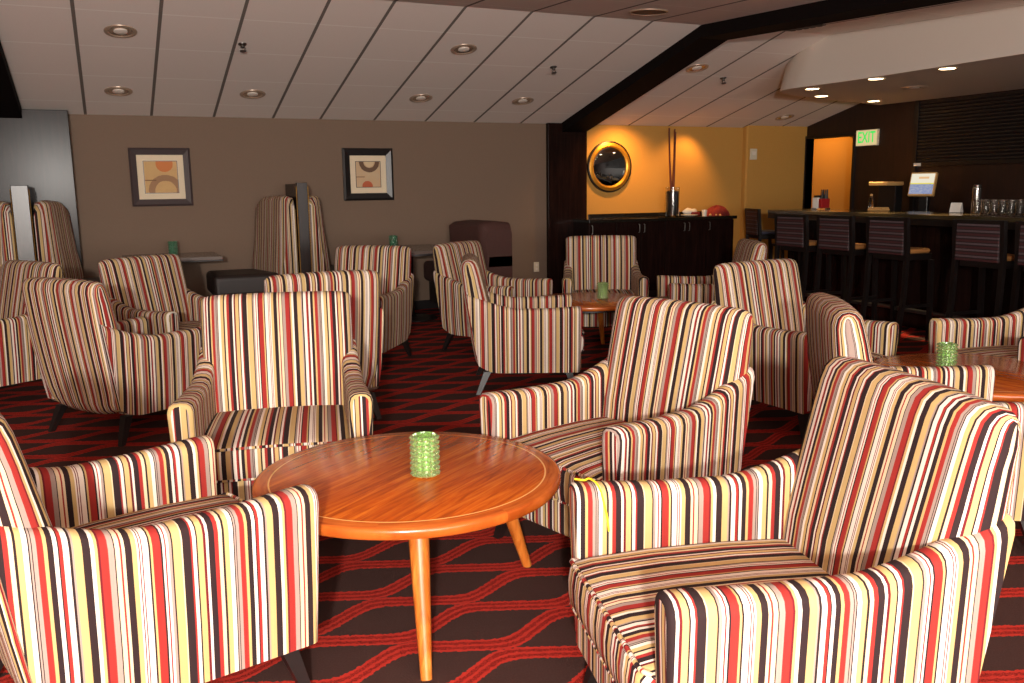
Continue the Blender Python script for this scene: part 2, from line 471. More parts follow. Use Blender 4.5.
mb.box((WX0, Y0 - .10, WZ0), (WX1, Y0 - .03, WZ0 + .06)).box((WX0, Y0 - .10, WZ1 - .06), (WX1, Y0 - .03, WZ1))
struct(mb.build('added_window_1', 'espresso'))  # unseen window, added as an opening for the fill light
# doorway trim and the corridor wall seen through it
mb = MB()
mb.box((XR - 0.025, DY0 - 0.04, 0), (XR + 0.122, DY0, DZ + 0.04), 0.004).box((XR - 0.025, DY1, 0), (XR + 0.122, DY1 + 0.04, DZ + 0.04), 0.004)
mb.box((XR - 0.025, DY0, DZ), (XR + 0.122, DY1, DZ + 0.04), 0.004)
struct(mb.build('door_1', 'espresso'))
struct(MB().box((9.75, 7.6, 0), (9.85, 11.2, 2.5)).build('wall_corridor', 'wall_warm'))
struct(MB().box((XR + 0.12, 11.1, 0), (9.85, 11.2, 2.5)).build('wall_corridor_end', 'wall_warm'))
# columns, beams, soffit, base boards
struct(MB().box((-0.92, YW - 0.2, 0), (-0.225, YW - 0.001, ceil_z(YW - 0.2) - 0.03), 0.004).build('trim_1', 'dark_wood'))
struct(MB().box((4.80, YW - 0.06, 0), (5.32, YW - 0.001, ceil_z(YW) + 0.005), 0.003).build('trim_2', 'dark_wood'))
def beam(x0, x1, d, name):
    p = [(Y0 + .01, ceil_z(Y0) - d), (RIDGE_Y + 0.02, FLAT_Z - d), (YW - 0.005, ceil_z(YW) - d), (YW - 0.005, ceil_z(YW) + .01), (RIDGE_Y, FLAT_Z + .01), (Y0 + .01, ceil_z(Y0) + .01)]
    mb = MB().prism(p, x0, x1, mx=Matrix(((0, 0, 1, 0), (1, 0, 0, 0), (0, 1, 0, 0), (0, 0, 0, 1))))
    return struct(mb.build(name, 'beam'))
beam(4.99, 5.30, 0.11, 'trim_3')
beam(-0.90, -0.60, 0.11, 'trim_4')
struct(MB().box((X0, YW - 0.015, 0), (4.79, YW - 0.001, 0.10), 0.003).build('baseboard_back', 'espresso'))
SOFZ = 0.94 + EYE
def smooth_curve(pts, n=8):
    out = []
    for i in range(len(pts) - 1):
        p0 = Vector(pts[max(i - 1, 0)]); p1 = Vector(pts[i]); p2 = Vector(pts[i + 1]); p3 = Vector(pts[min(i + 2, len(pts) - 1)])
        for j in range(n):
            t = j / n
            out.append(0.5 * ((2 * p1) + (-p0 + p2) * t + (2 * p0 - 5 * p1 + 4 * p2 - p3) * t * t + (-p0 + 3 * p1 - 3 * p2 + p3) * t ** 3))
    out.append(Vector(pts[-1])); return out
sof = smooth_curve([(6.22, -1.0), (6.28, 2.5), (6.33, 4.6), (6.36, 5.8), (6.36, 6.4), (6.33, 6.8), (6.30, 7.08), (6.37, 7.34), (6.6, 7.53), (7.1, 7.74), (7.8, 7.97), (8.4, 8.14), (XR - .002, 8.22)], 8)
top = smooth_curve([(6.38, -1.0), (6.44, 2.5), (6.49, 4.6), (6.50, 5.8), (6.50, 6.4), (6.50, 6.8), (6.50, 7.1), (6.56, 7.42), (6.78, 7.74), (7.25, 7.95), (7.9, 8.1), (8.4, 8.2), (XR - .002, 8.25)], 8)
poly = [(p.x, p.y) for p in sof] + [(XR - .002, -1.0)]
mb = MB(); n = len(sof)
lo = [(x, y, SOFZ) for x, y in poly]; hi = [(p.x, p.y, ceil_z(p.y) + .01) for p in top]
mb.add(lo, [tuple(range(n + 1))], False)
mb.add(lo[:n] + hi, [(i, i + 1, n + i + 1, n + i) for i in range(n - 1)], True)
struct(mb.build('trim_5', 'paint', angle=60))

# ---------------------------------------------------------------- striped armchair
def sstep(t): t = max(0.0, min(1.0, t)); return t * t * (3 - 2 * t)
def yrear(z): return 0.295 + 0.10 * max(0.0, min(1.0, (z - 0.14) / 0.66)) ** 0.9
def make_back():
    prof = [(.205, .17), (.195, .30), (.19, .40), (.20, .48), (.222, .58), (.246, .68), (.268, .77), (.285, .835), (.298, .866), (.318, .884), (.345, .890), (.372, .884), (.391, .866), (.399, .835),
            (.394, .77), (.385, .68), (.372, .58), (.358, .48), (.342, .38), (.325, .28), (.312, .21), (.296, .168), (.272, .146), (.24, .143)]
    ws = 0.330; st = []
    for x, ins in ((0, .052), (.003, .038), (.010, .024), (.022, .012), (.04, .004), (.065, 0), (.15, 0), (.24, 0)):
        st.append((-ws + x, ins))
    st = st + [(0.0, 0.0)] + [(-x, i) for x, i in st[::-1]]
    secs = []; su = []
    for x, ins in st:
        u = x / ws; s = []; su += [math.copysign(abs(x) + ins * 1.15, x)] * len(prof)
        for y, z in prof:
            ym = 0.245 + 0.10 * (z - 0.17) / 0.72 if z > .17 else .245
            ym += 0.012
            half = 0.055 if z > .45 else 0.07
            yy = ym + (y - ym) * (1 - min(0.92, ins / half))
            front = 1.0 if y < ym else 0.0
            yy -= 0.016 * (1 - u * u) * front
            zz = z - (ins * 0.55 if z > .82 else 0) + 0.008 * (1 - u * u) * sstep((z - .8) / .08)
            if z < .25: zz += .045 * abs(u) ** 3.5 * (1 - (z - .143) / .107)
            wx = 1.0 - 0.10 * sstep((0.34 - z) / 0.2) - 0.02 * sstep((.7 - z) / .4)
            s.append((x * wx, yy, zz))
        secs.append(s)
    return MB().loft(secs, su=su)
def make_arm(sg):
    secs = []; su = []
    tl = [(0.0, .016), (0.003, .008), (0.010, .002), (0.024, 0)] + [(0.024 + 0.976 * i / 16, 0) for i in range(1, 17)]
    for t, ins in tl:
        zt = 0.578 - 0.010 * sstep(t / .35) + 0.105 * max(0.0, (t - .56) / .44) ** 1.5
        zb_ = .143 + .05 * max(0.0, (t - .8) / .2) ** 2.2
        wo = 0.376 - 0.031 * t
        th = 0.094 - 0.018 * t
        c = wo - th / 2; hw = th / 2 - ins; zt -= ins * .7
        loop = [(c + hw - .022, zb_ + ins), (c + hw - .010, .30), (c + hw, zt - .05), (c + hw, zt - .034), (c + hw * .86, zt - .014), (c + hw * .52, zt - .003), (c, zt),
                (c - hw * .52, zt - .003), (c - hw * .86, zt - .014), (c - hw, zt - .034), (c - hw, zt - .05), (c - hw, .30), (c - hw, zb_ + ins)]
        s = []
        for x, z in loop:
            yf = -0.386 + 0.012 * (1 - sstep((z - .14) / .4))
            yr = yrear(z) - 0.012
            s.append((sg * x, yf + (yr - yf) * t, z)); su.append(s[-1][1])
        secs.append(s)
    mb = MB().loft(secs, caps=False, su=su)
    n = 13
    for sec in (secs[0], secs[-1]):
        vs = []; us = []; fs = []
        for i in range(7):                       # the end panel: stripes stand upright across its width
            a, b = Vector(sec[i]), Vector(sec[n - 1 - i])
            for k in range(4):
                p = a.lerp(b, k / 3); vs.append(p); us.append(-.386 - (sg * p.x - .376))
        for i in range(6):
            for k in range(3): fs.append((i * 4 + k, i * 4 + k + 1, i * 4 + k + 5, i * 4 + k + 4))
        mb.add(vs, fs, True, us)
    return mb
def make_seat():
    prof = [(-.395, .272), (-.408, .280), (-.413, .31), (-.414, .345), (-.409, .376), (-.396, .391), (-.36, .398), (-.2, .407), (0, .408), (.15, .402), (.215, .395), (.22, .28)]
    ws = .290; secs = []
    for x, ins in [(-ws, .03), (-ws + .006, .014), (-ws + .016, .005), (-ws + .03, 0), (-.14, 0), (0, 0), (.14, 0), (ws - .03, 0), (ws - .016, .005), (ws - .006, .014), (ws, .03)]:
        u = x / ws
        secs.append([(x, y + (ins if y < -.3 else 0), z - (ins if z > .36 else 0) + (0.010 * (1 - u * u) if z > .36 else 0)) for y, z in prof])
    return MB().loft(secs)
def make_chair(label):
    t = thing('armchair', label, 'chair', group='striped armchairs of the lounge')
    make_back().build('backrest', 'stripe', t, angle=50)
    for s in (-1, 1): make_arm(s).build('armrest', 'stripe', t, angle=50)
    st = make_seat().build('seat_cushion', 'stripe', t, angle=50)
    pp = MB()
    for yy, zz in ((-.405, .393), (-.405, .277)):
        pp.tube([(-.284, yy + .03, zz - .012), (-.275, yy + .006, zz - .002)] + [(-.26 + .052 * i, yy, zz + .006 * (1 - ((i - 5) / 5) ** 2) * (zz > .36)) for i in range(11)] + [(.275, yy + .006, zz - .002), (.284, yy + .03, zz - .012)], .0055, 8)
    pp.build('piping', 'stripe', st)
    MB().box((-.298, -.386, .143), (.298, .22, .272), .012).build('seat_base', 'stripe', t)
    for sx in (-1, 1):
        for (yy, ty) in ((-.30, -.345), (.235, .30)):
            secs = []
            for z, h, k in ((.15, .024, 0.0), (.0, .014, 1.0)):
                cx = sx * (.285 + .028 * k); cy = yy + (ty - yy) * k
                secs.append([(cx - h, cy - h, z), (cx + h, cy - h, z), (cx + h, cy + h, z), (cx - h, cy + h, z)])
            MB().loft(secs, smooth=False).build('leg', 'black_leg', t)
    return t
D2R = PI / 180
chairs = [
 ('front left striped armchair, its back cut off by the left edge', -.025, 2.465, 106.7),
 ('striped armchair facing the camera behind the front round table', .598, 3.69, -12.6),
 ('striped armchair just right of the front round table, facing left', 1.71, 2.795, -75),
 ('largest striped armchair in the right foreground with a yellow thread on its arm', 1.352, 1.545, -103.5),
 ('striped armchair at left seen from behind, nearest the left edge', .05, 5.5, 125.2),
 ('striped armchair at the left edge, below the shiny divider', -.77, 6.69, -57.9),
 ('striped armchair at left, its back just under the rectangular wall table', .41, 6.63, 34.3),
 ('striped armchair turned away directly behind the one facing the camera', 1.05, 5.26, 185.3),
 ('striped armchair in front of the round wall table, below the black framed print', 1.76, 6.81, -38.4),
 ('farther of two striped armchairs left of the middle table, beside the brown settee', 2.94, 6.86, 35.0),
 ('nearer of two striped armchairs left of the middle table, in profile', 2.55, 5.47, 67.8),
 ('striped armchair facing the camera in front of the dark buffet cabinets', 4.06, 6.93, -27.0),
 ('mostly hidden striped armchair facing left, right of the middle table', 4.55, 6.02, -115.5),
 ('striped armchair facing the camera at the far side of the right round table', 3.59, 3.90, 6.1),
 ('striped armchair seen from behind, directly behind the largest foreground armchair', 2.86, 2.43, 57.0),
 ('striped armchair facing left, cut off by the right edge', 4.58, 3.16, -101.0),
]
proto = None
for lab, x, y, a in chairs:
    if proto is None:
        proto = make_chair(lab); proto.location = (x, y, 0); proto.rotation_euler = (0, 0, a * D2R)
    else:
        dup(proto, (x, y, 0), a * D2R, lab)

# ---------------------------------------------------------------- round tables and candle holders
def make_table(label):
    t = thing('round_table', label, 'table', group='round wooden lounge tables')
    R = .486
    MB().lathe([(.001, .448), (R - .012, .450), (R - .004, .447), (R, .440), (R, .424), (R - .006, .416), (R - .05, .408), (.001, .406)], 96).build('tabletop', 'table_top', t, angle=40)
    MB().lathe([(.36, .40601), (.36, .385), (.33, .385), (.001, .385)], 64).build('under_frame', 'espresso', t)
    for k in range(3):
        a = (-104 + (0, 116, 236)[k]) * D2R; ca, sa = math.cos(a), math.sin(a)
        MB().tube([(ca * .34, sa * .34, .404), (ca * .385, sa * .385, .25), (ca * .472, sa * .472, 0.0)], [.031, .026, .016], 16).build('leg', 'leg_wood', t)
    return t
tb = make_table('round walnut table in the foreground with a green glass candle holder on it')
tb.location = (.822, 2.62, 0); tb.rotation_euler = (0, 0, 0)
dup(tb, (3.74, 2.85, 0), 1.1, 'round walnut table at the right edge, half hidden behind the largest armchair')
dup(tb, (3.52, 6.22, 0), 0.6, 'round walnut table in the middle distance, dim between the armchairs')
def make_holder(label, mat):
    t = thing('candle_holder', label, 'candle holder', group='glass candle holders on the tables')
    rows, around, H_, R_ = 8, 14, .132, .041
    secs = []
    nz, nt = rows * 5 + 1, around * 6
    for i in range(nz):
        v = i / (nz - 1); ph = (v * rows) % 1.0
        bz = max(0, math.sin(PI * ph)) ** 1.5 if i < nz - 1 else 0
        s = []
        for j in range(nt):
            a = 2 * PI * j / nt
            ba = 0.25 + 0.75 * abs(math.sin(a * around / 2)) ** 1.2
            r = R_ * 0.9 + 0.0125 * bz * ba
            s.append((r * math.cos(a), r * math.sin(a), H_ * v))
        secs.append(s)
    for r, z in ((R_ * .93, H_), (R_ * .86, H_ * .9), (R_ * .84, H_ * .16), (.004, H_ * .15)):
        secs.append([(r * math.cos(2 * PI * j / nt), r * math.sin(2 * PI * j / nt), z) for j in range(nt)])
    MB().loft(secs).build('glass', mat, t, angle=60)
    MB().lathe([(.001, .019), (.026, .019), (.026, .088), (.022, .091), (.001, .089)], 24).build('candle', 'wax', t)
    return t
hp = make_holder('green hobnail glass candle holder on the foreground round table', 'green_glass')
hp.location = (.858, 2.565, .4502)
dup(hp, (3.63, 2.94, .4502), .4, 'green glass candle holder on the round table at the right edge')
dup(hp, (3.62, 6.18, .4502), .9, 'green glass candle holder on the dim round table in the middle distance')
TH = .745
hd = make_holder('dark green glass candle holder on the rectangular wall table at left', 'dark_green_glass'); hd.location = (.585, 9.22, TH + .0012)
dup(hd, (2.70, 8.88, TH + .0012), .3, 'dark green glass candle holder on the round wall table below the black framed print')

# yellow thread on the big armchair
a4 = chairs[3]; rz = a4[3] * D2R
def loc4(x, y, z):
    c, s = math.cos(rz), math.sin(rz); return (a4[1] + c * x - s * y, a4[2] + s * x + c * y, z)
pts = [loc4(-.35, -.372, .583), loc4(-.335, -.35, .583), loc4(-.345, -.335, .583), loc4(-.322, -.325, .581), loc4(-.298, -.32, .572), loc4(-.281, -.315, .545), loc4(-.277, -.305, .50), loc4(-.276, -.30, .46)]
tag(MB().tube([tuple(p) for p in smooth_curve(pts, 5)], .0028, 6).build('thread', 'yellow'), 'yellow thread hanging over the far arm of the largest foreground armchair', 'thread')

# ---------------------------------------------------------------- booth seats and wall tables
def booth_seat(label, xb, dirx, fabric, y0, y1, top, group, thick=.115, grow=.17, flare=.07, rad=.26):
    """high bench end: back against xb, facing dirx"""
    t = thing('high_back_bench', label, 'bench', (xb, 0, 0), group=group)
    secs = []; su = []
    n = 24
    for i in range(n + 1):
        v = i / n; y = y0 + (y1 - y0) * v
        e = min(v, 1 - v) * (y1 - y0)
        ins = .05 * (1 - sstep(e / .07)) if e < .07 else 0
        rf = rad if v > .5 else .10
        rnd = 0.0 if e > rf else rf * .9 * (1 - math.sqrt(max(0, 1 - ((rf - e) / rf) ** 2)))
        zt_ = top - rnd
        bot = .18
        s = []
        g_ = grow * v
        th0, th1 = thick + g_ - ins * .8, thick + flare + g_ - ins * .8
        for x, z in ((.004, bot), (.004, zt_ - .06), (.012, zt_ - .02), (th0 * .5, zt_), (th0 * .88, zt_ - .015), (th0, zt_ - .05), (th0 + flare * .5, zt_ - .4), (th1, .62), (th1 + .01, .4), (th1, bot)):
            s.append((dirx * x, y, z)); su.append(x + y)
        secs.append(s)
    mbk = MB().loft(secs, caps=False, su=su)
    for sec, yv in ((secs[0], y0), (secs[-1], y1)):
        rows = [(0, 9), (0, 8), (0, 7), (0, 6), (1, 5), (2, 4), (3, 3)]
        zs = [sec[b][2] for a_, b in rows]
        vs = []; us = []
        for a_, b in rows:
            zz = sec[b][2]
            for q in range(4):
                x = sec[a_][0] + (sec[b][0] - sec[a_][0]) * q / 3
                vs.append((x, yv, zz)); us.append(abs(x) + yv)
        mbk.add(vs, [(r * 4 + q, r * 4 + q + 1, r * 4 + q + 5, r * 4 + q + 4) for r in range(6) for q in range(3)], True, us)
    mbk.build('backrest', fabric, t, angle=50)
    x0, x1 = sorted((dirx * (thick + .03), dirx * .80))
    MB().box((x0, y0 + .03, .34), (x1, y1 - .02, .56), .05, seg=4).build('seat', 'dark_seat' if fabric != 'brown_fabric' else 'brown_fabric', t)
    MB().box((x0 if dirx > 0 else x0 + .06, y0 + .06, .10), (x1 - .06 if dirx > 0 else x1, y1 - .05, .345), .01).build('plinth', 'black_leg', t)
    for yy in (y0 + .1, y1 - .1):
        cx = dirx * .6
        MB().lathe([(.018, 0), (.024, .11)], 12, (cx, yy, 0)).build('leg', 'black_leg', t)
    return t
BY0, BY1 = 8.72, YW - .01
def divider(label, x0, x1, name='booth_divider'):
    t = thing(name, label, 'divider', ((x0 + x1) / 2, BY0, 0), group='dark wood dividers between the benches')
    w = (x1 - x0) / 2
    MB().box((-w, -.05, 0), (w, .03, 1.42), .004).build('post', 'gloss_wood', t)
    MB().box((-w + .01, .03, .1), (w - .01, YW - BY0 - .206, 1.412), .003).build('panel', 'dark_wood', t)
    for s in (-1, 1):
        nb = MB(); secs = []
        for i in range(133):
            r = .0045 * abs(math.sin(PI * (i + .5) / 3)) + .0008
            secs.append([(s * (w + .005) + r * math.cos(2 * PI * j / 8), -.046 + r * math.sin(2 * PI * j / 8), .2 + i * .009) for j in range(8)])
        nb.loft(secs).build('nail_trim', 'brass', t)
    return t
divider('dark wood divider between the two benches in the middle of the back wall', 1.70, 1.80)
booth_seat('high striped bench back left of the middle divider, facing the rectangular wall table', 1.69, -1, 'stripe', BY0 + .02, BY1 - .03, 1.30, 'high striped benches along the back wall')
booth_seat('high striped bench back right of the middle divider, facing the round wall table', 1.81, 1, 'stripe', BY0 + .02, BY1 - .03, 1.30, 'high striped benches along the back wall')
divider('dark wood divider with a shiny face in front of the left dark column', -.70, -.57)
booth_seat('high striped bench back at the far left edge of the photo', -.715, -1, 'stripe', BY0 + .02, BY1 - .2, 1.29, 'high striped benches along the back wall')
booth_seat('high striped bench back right of the shiny divider at left', -.555, 1, 'stripe', BY0 + .02, BY1 - .2, 1.29, 'high striped benches along the back wall')
bs = booth_seat('plain brown high-back settee in front of the back wall, right of the round wall table', 3.99, -1, 'brown_fabric', 8.74, 9.44, 1.0, None, .34, .16, -.03, .10)
bs.name = 'settee'; bs['category'] = 'settee'

t = thing('wall_table', 'grey rectangular table against the back wall under the tan framed print', 'table', (.56, 9.14, 0))
MB().box((-.43, -.37, TH - .032), (.43, .37, TH), .004).build('tabletop', ['grey_top'], t)
MB().box((-.434, -.374, TH - .045), (.434, .374, TH - .0325), .003).build('edge_band', 'grey_edge', t)
MB().lathe([(.035, .02), (.035, TH - .046)], 20).build('pedestal', 'black', t)
MB().lathe([(.24, 0), (.24, .012), (.06, .03), (.04, .05)], 32).build('base', 'black', t)
t = thing('wall_table', 'grey round table near the back wall under the black framed print', 'table', (2.86, 8.86, 0))
MB().lathe([(.001, TH - .03), (.55, TH - .03), (.552, TH - .004), (.548, TH), (.001, TH)], 64).build('tabletop', 'grey_top', t)
MB().lathe([(.001, TH - .05), (.555, TH - .05), (.555, TH - .031), (.001, TH - .031)], 64).build('edge_band', 'grey_edge', t)
MB().lathe([(.04, .02), (.04, TH - .051)], 20).build('pedestal', 'black', t)
MB().lathe([(.28, 0), (.28, .012), (.06, .03), (.045, .05)], 32).build('base', 'black', t)

# ---------------------------------------------------------------- things on the back wall
def picture(label, x, z, s, fw, matw, fm, am):
    t = thing('framed_print', label, 'picture', (x, YW - .002, z), group='framed abstract prints on the back wall')
    h = s / 2
    mb = MB()
    o = [(-h, -h), (h, -h), (h, h), (-h, h)]; i = h - fw
    q = [(-i, -i), (i, -i), (i, i), (-i, i)]
    for k in range(4):
        k2 = (k + 1) % 4
        vs = []
        for (ax, az), (bx, bz) in ((o[k], q[k]), (o[k2], q[k2])):
            mx_, mz_ = ax * .72 + bx * .28, az * .72 + bz * .28
            vs += [(ax, 0, az), (ax, -.022, az), (mx_, -.032, mz_), (bx, -.018, bz), (bx, 0, bz)]
        mb.add(vs, [(j, j + 1, j + 6, j + 5) for j in range(4)], False)
    mb.build('frame', fm, t)
    MB().box((-i - .001, -.010, -i - .001), (i + .001, -.001, i + .001)).build('mat_board', 'mat', t)
    a = i - matw
    MB().box((-a, -.0125, -a), (a, -.0105, a)).build('print', am, t)
    mb = MB()
    for k in range(4):
        r = Matrix.Rotation(k * PI / 2, 4, 'Y')
        mb.box((-a - .006, -.014, a), (a + .006, -.010, a + .006), mx=r)
    mb.build('inner_fillet', 'frame_brown', t)
    return t
picture('square print in a dark bronze frame with a tan arch, left on the back wall', .545, EYE + .155, .565, .068, .062, 'frame_brown', 'art_a')
picture('square print with a dark half ring in a flat black frame on the back wall', 2.64, EYE + .17, .555, .078, .066, 'frame_black', 'art_b')
t = thing('round_mirror', 'round mirror in a wide gold frame on the lit yellow wall', 'mirror', (5.66, YW - .002, EYE + .245))
RX = Matrix.Rotation(PI / 2, 4, 'X')
MB().lathe([(.232, .0), (.232, .026), (.25, .036), (.272, .032), (.288, .026)], 64, mx=RX, caps=False).build('frame', 'gold', t)
MB().lathe([(.288, .026), (.292, .034), (.305, .030), (.31, .0)], 64, mx=RX, caps=False).build('rim', 'frame_black', t)
MB().lathe([(.234, .016), (.215, .021), (.001, .022)], 64, mx=RX, caps=False).build('mirror_glass', 'mirror', t)
t = thing('thermostat', 'cream wall plate on the yellow wall right of the buffet', 'wall plate', (7.78, YW - .092, EYE + .40))
MB().box((-.055, -.018, -.07), (.055, 0, .07), .006).build('cover', 'plate', t)
MB().box((-.03, -.021, -.01), (.03, -.017, .035), .002).build('window', 'lamp_off', t)
t = thing('wall_outlet', 'cream power outlet low on the back wall beside the dark column', 'outlet', (4.66, YW - .002, .41))
MB().box((-.035, -.008, -.058), (.035, 0, .058), .003).build('plate', 'plate', t)
for s in (-1, 1):
    MB().lathe([(.015, 0), (.015, .003), (.001, .003)], 20, mx=Matrix.Translation((0, -.008, s * .024)) @ RX).build('socket', 'lamp_off', t)

# ---------------------------------------------------------------- buffet
BF, BB = 9.08, YW - .065
edges = [(5.13, 5.50, 1), (5.50, 6.19, 2), (6.19, 6.80, 2), (6.80, 7.22, 1)]
labs = ['leftmost dark buffet cabinet, next to the column', 'dark two-door buffet cabinet, second from the column', 'dark two-door buffet cabinet below the vase', 'narrow dark buffet cabinet at the right end under the red cloth']
for (x0, x1, nd), lab in zip(edges, labs):
    t = thing('buffet_cabinet', lab, 'cabinet', ((x0 + x1) / 2, BF, 0), group='dark cabinets of the buffet')
    w = (x1 - x0) / 2
    MB().box((-w + .001, .022, .09), (w - .001, BB - BF, .928)).build('body', 'dark_wood', t)
    MB().box((-w + .001, .07, 0), (w - .001, BB - BF, .09)).build('toe_kick', 'black', t)
    for k in range(nd):
        a = -w + 2 * w * k / nd; b = -w + 2 * w * (k + 1) / nd
        d = MB().box((a + .003, 0, .10), (b - .003, .0215, .92), .002).build('door', 'dark_wood', t)
        hx = (b - .035 if k == 0 else a + .035) if nd == 2 else ((a + .035) if x0 < 6 else a + .035)
        MB().tube([(hx, 0, .80), (hx, -.022, .805), (hx, -.025, .85), (hx, -.022, .895), (hx, 0, .90)], .005, 8).build('handle', 'dull_steel', d)
wt = MB().box((5.12, BF - .025, .930), (7.25, BB, .968), .004).build('worktop', 'granite')
MB().box((5.33, BB - .02, .9685), (7.24, BB, 1.02), .003).build('backsplash', 'granite', wt)
tag(wt, 'dark granite worktop running over the buffet cabinets', 'worktop')
WZ = .9685
t = thing('vase', 'tall clear glass vase of dark pebbles on the buffet', 'vase', (6.38, 9.22, WZ))
MB().lathe([(.001, .004), (.075, .004), (.088, .01), (.088, .36), (.082, .362), (.081, .016), (.001, .014)], 32).build('glass', 'clear_glass', t)
MB().lathe([(.001, .018), (.078, .018), (.078, .31), (.04, .325), (.001, .32)], 24).build('pebbles', 'pebble', t)
for dx, dy, lx, ly, top in ((-.02, 0, -.05, .0, 1.05), (.01, .01, .035, .02, 1.04), (.0, -.02, .012, -.01, 1.0)):
    st = thing('dry_stick', {-.02: 'leftmost dry stick standing in the pebble vase', .01: 'rightmost dry stick standing in the pebble vase', .0: 'middle dry stick standing in the pebble vase'}[dx], 'stick', (6.38 + dx, 9.22 + dy, WZ + .32), group='dry sticks in the vase')
    MB().tube([(0, 0, .008), (lx * .3, ly * .3, .2), (lx * .55, ly * .5, .36), (lx * .85, ly, top - .30)], [.014, .013, .011, .010], 8).build('stem', 'twig', st)
t = thing('serving_plate', 'cream plate with food scraps beside the vase on the buffet', 'plate', (6.60, 9.17, WZ))
MB().lathe([(.001, .004), (.06, .004), (.105, .018), (.107, .022), (.06, .01), (.001, .009)], 32).build('dish', 'white', t)
t = thing('napkin_bundle', 'white napkin with a red edge behind the plate on the buffet', 'napkin', (6.72, 9.325, WZ))
mb = MB(); secs = []
for i in range(9):
    u = i / 8 * 2 - 1
    secs.append([(u * .11, math.cos(2 * PI * j / 14) * .045 * math.sqrt(max(.02, 1 - u * u)), .056 + .042 * math.sin(2 * PI * j / 14) * math.sqrt(max(.02, 1 - u * u)) * (1 + .2 * math.sin(5 * u + j))) for j in range(14)])
mb.loft(secs).build('cloth', 'white', t)
MB().box((-.01, -.062, .004), (.12, -.03, .05), .012).build('red_fold', 'red_cloth', t)
t = thing('paper_cup', 'cream paper cup in front of the napkin on the buffet', 'cup', (6.80, 9.13, WZ))
MB().lathe([(.001, 0), (.028, 0), (.035, .075), (.033, .075), (.026, .004), (.001, .004)], 24).build('body', 'white', t)
MB().lathe([(.0345, .073), (.037, .075), (.0345, .078), (.033, .075)], 24, caps=False).build('rim', 'white', t)
def heap(name, label, cat, loc, sx, sy, sz, mat, seed, n=26):
    rr = random.Random(seed); ph = [rr.uniform(0, 6.3) for _ in range(6)]
    secs = []
    for i in range(11):
        v = i / 10; s = []
        for j in range(n):
            a = 2 * PI * j / n
            r = (1 - v ** 2.2) ** .6 if v < 1 else 0.02
            r *= 1 + .13 * math.sin(3 * a + ph[0]) + .08 * math.sin(7 * a + ph[1] + 5 * v)
            s.append((sx * r * math.cos(a) + .10 * sx * v, sy * r * math.sin(a), sz * v * (1 + .12 * math.sin(4 * a + ph[2]))))
        secs.append(s)
    return tag(MB().loft(secs).build(name, mat, None, loc), label, cat)
heap('red_cloth', 'crumpled red cloth heaped at the right end of the buffet', 'cloth', (7.03, 9.20, WZ), .17, .11, .12, 'red_cloth', 3)
for i, (x, y, r) in enumerate(((6.90, 9.14, .022), (6.95, 9.10, .02), (6.875, 9.20, .02), (7.0, 9.075, .018))):
    mb = MB().lathe([(.002, 0), (r * .8, r * .2), (r, r * .6), (r * .7, r * 1.1), (.002, r * 1.3)], 14)
    tag(mb.build('bread_roll', 'tan', None, (x, y, WZ)), ['small pale roll just right of the paper cup', 'small pale roll in front of the red cloth', 'small pale roll behind the paper cup', 'small pale roll at the front edge before the red cloth'][i], 'roll', 'small rolls on the buffet')

# ---------------------------------------------------------------- bar
t = thing('bar_counter', 'long dark bar with a glossy granite top', 'bar', (6.6, 6.0, 0))
def sh(p): return [(x - 6.6, y - 6.0) for x, y in p]
MB().prism(sh([(7.02, 7.86), (6.55, 3.2), (6.85, 3.2), (7.33, 7.86)]), 0, 1.028).build('body', 'dark_wood', t)
MB().prism(sh([(6.74, 7.90), (6.22, 3.2), (6.88, 3.2), (7.40, 7.90)]), 1.03, 1.07, .006).build('countertop', 'bar_top', t)
MB().prism(sh([(6.745, 7.895), (6.226, 3.21), (6.30, 3.21), (6.82, 7.895)]), .975, 1.0295).build('apron', 'espresso', t)
MB().tube([(6.87 - 6.6, 7.75 - 6, .19), (6.42 - 6.6, 3.3 - 6, .19)], .02, 12).build('foot_rail', 'dull_steel', t)
for k in range(5):
    f = k / 4; x = 6.87 + (6.42 - 6.87) * f; y = 7.75 + (3.3 - 7.75) * f
    MB().tube([(x - 6.6, y - 6, .19), (x - 6.6 + .17, y - 6 - .01, .19)], .01, 8).build('rail_bracket', 'dull_steel', t)
def bar_stool(label, legs='black_leg'):
    t = thing('bar_stool', label, 'stool', group='bar stools along the bar')   # faces +x
    w = .215
    MB().box((.0, -w + .02, .755), (.27, w - .05, .795), .018, seg=3).build('seat', 'tan_seat', t)
    MB().box((-.015, -w + .015, .70), (.28, w - .045, .754), .004).build('seat_frame', 'espresso', t)
    for s in (-1, 1):
        MB().loft([[(x0 + dx, s * w + dy, z) for dx, dy in ((-.018, -.018), (.018, -.018), (.018, .018), (-.018, .018))] for x0, z in ((-.07, 0), (-.02, .40), (-.01, .76), (-.035, 1.06))], smooth=False).build('rear_leg', 'espresso', t)
        MB().loft([[(x0 + dx, s * (w - .01) + dy, z) for dx, dy in ((-.018, -.018), (.018, -.018), (.018, .018), (-.018, .018))] for x0, z in ((.30, 0), (.27, .70))], smooth=False).build('front_leg', 'espresso', t)
        MB().box((-.04, s * w - .01, .30), (.29, s * w + .01, .325)).build('stretcher', 'espresso', t)
    MB().box((.285, -w, .22), (.31, w, .25)).build('foot_bar', 'dull_steel', t)
    mb = MB()
    MB().box((-.05, -w, 1.03), (-.015, w, 1.06), .004).build('top_rail', 'espresso', t)
    MB().box((-.045, -w + .018, .745), (-.01, w - .018, 1.03), .008).build('back_pad', 'stool_back', t)
    return t
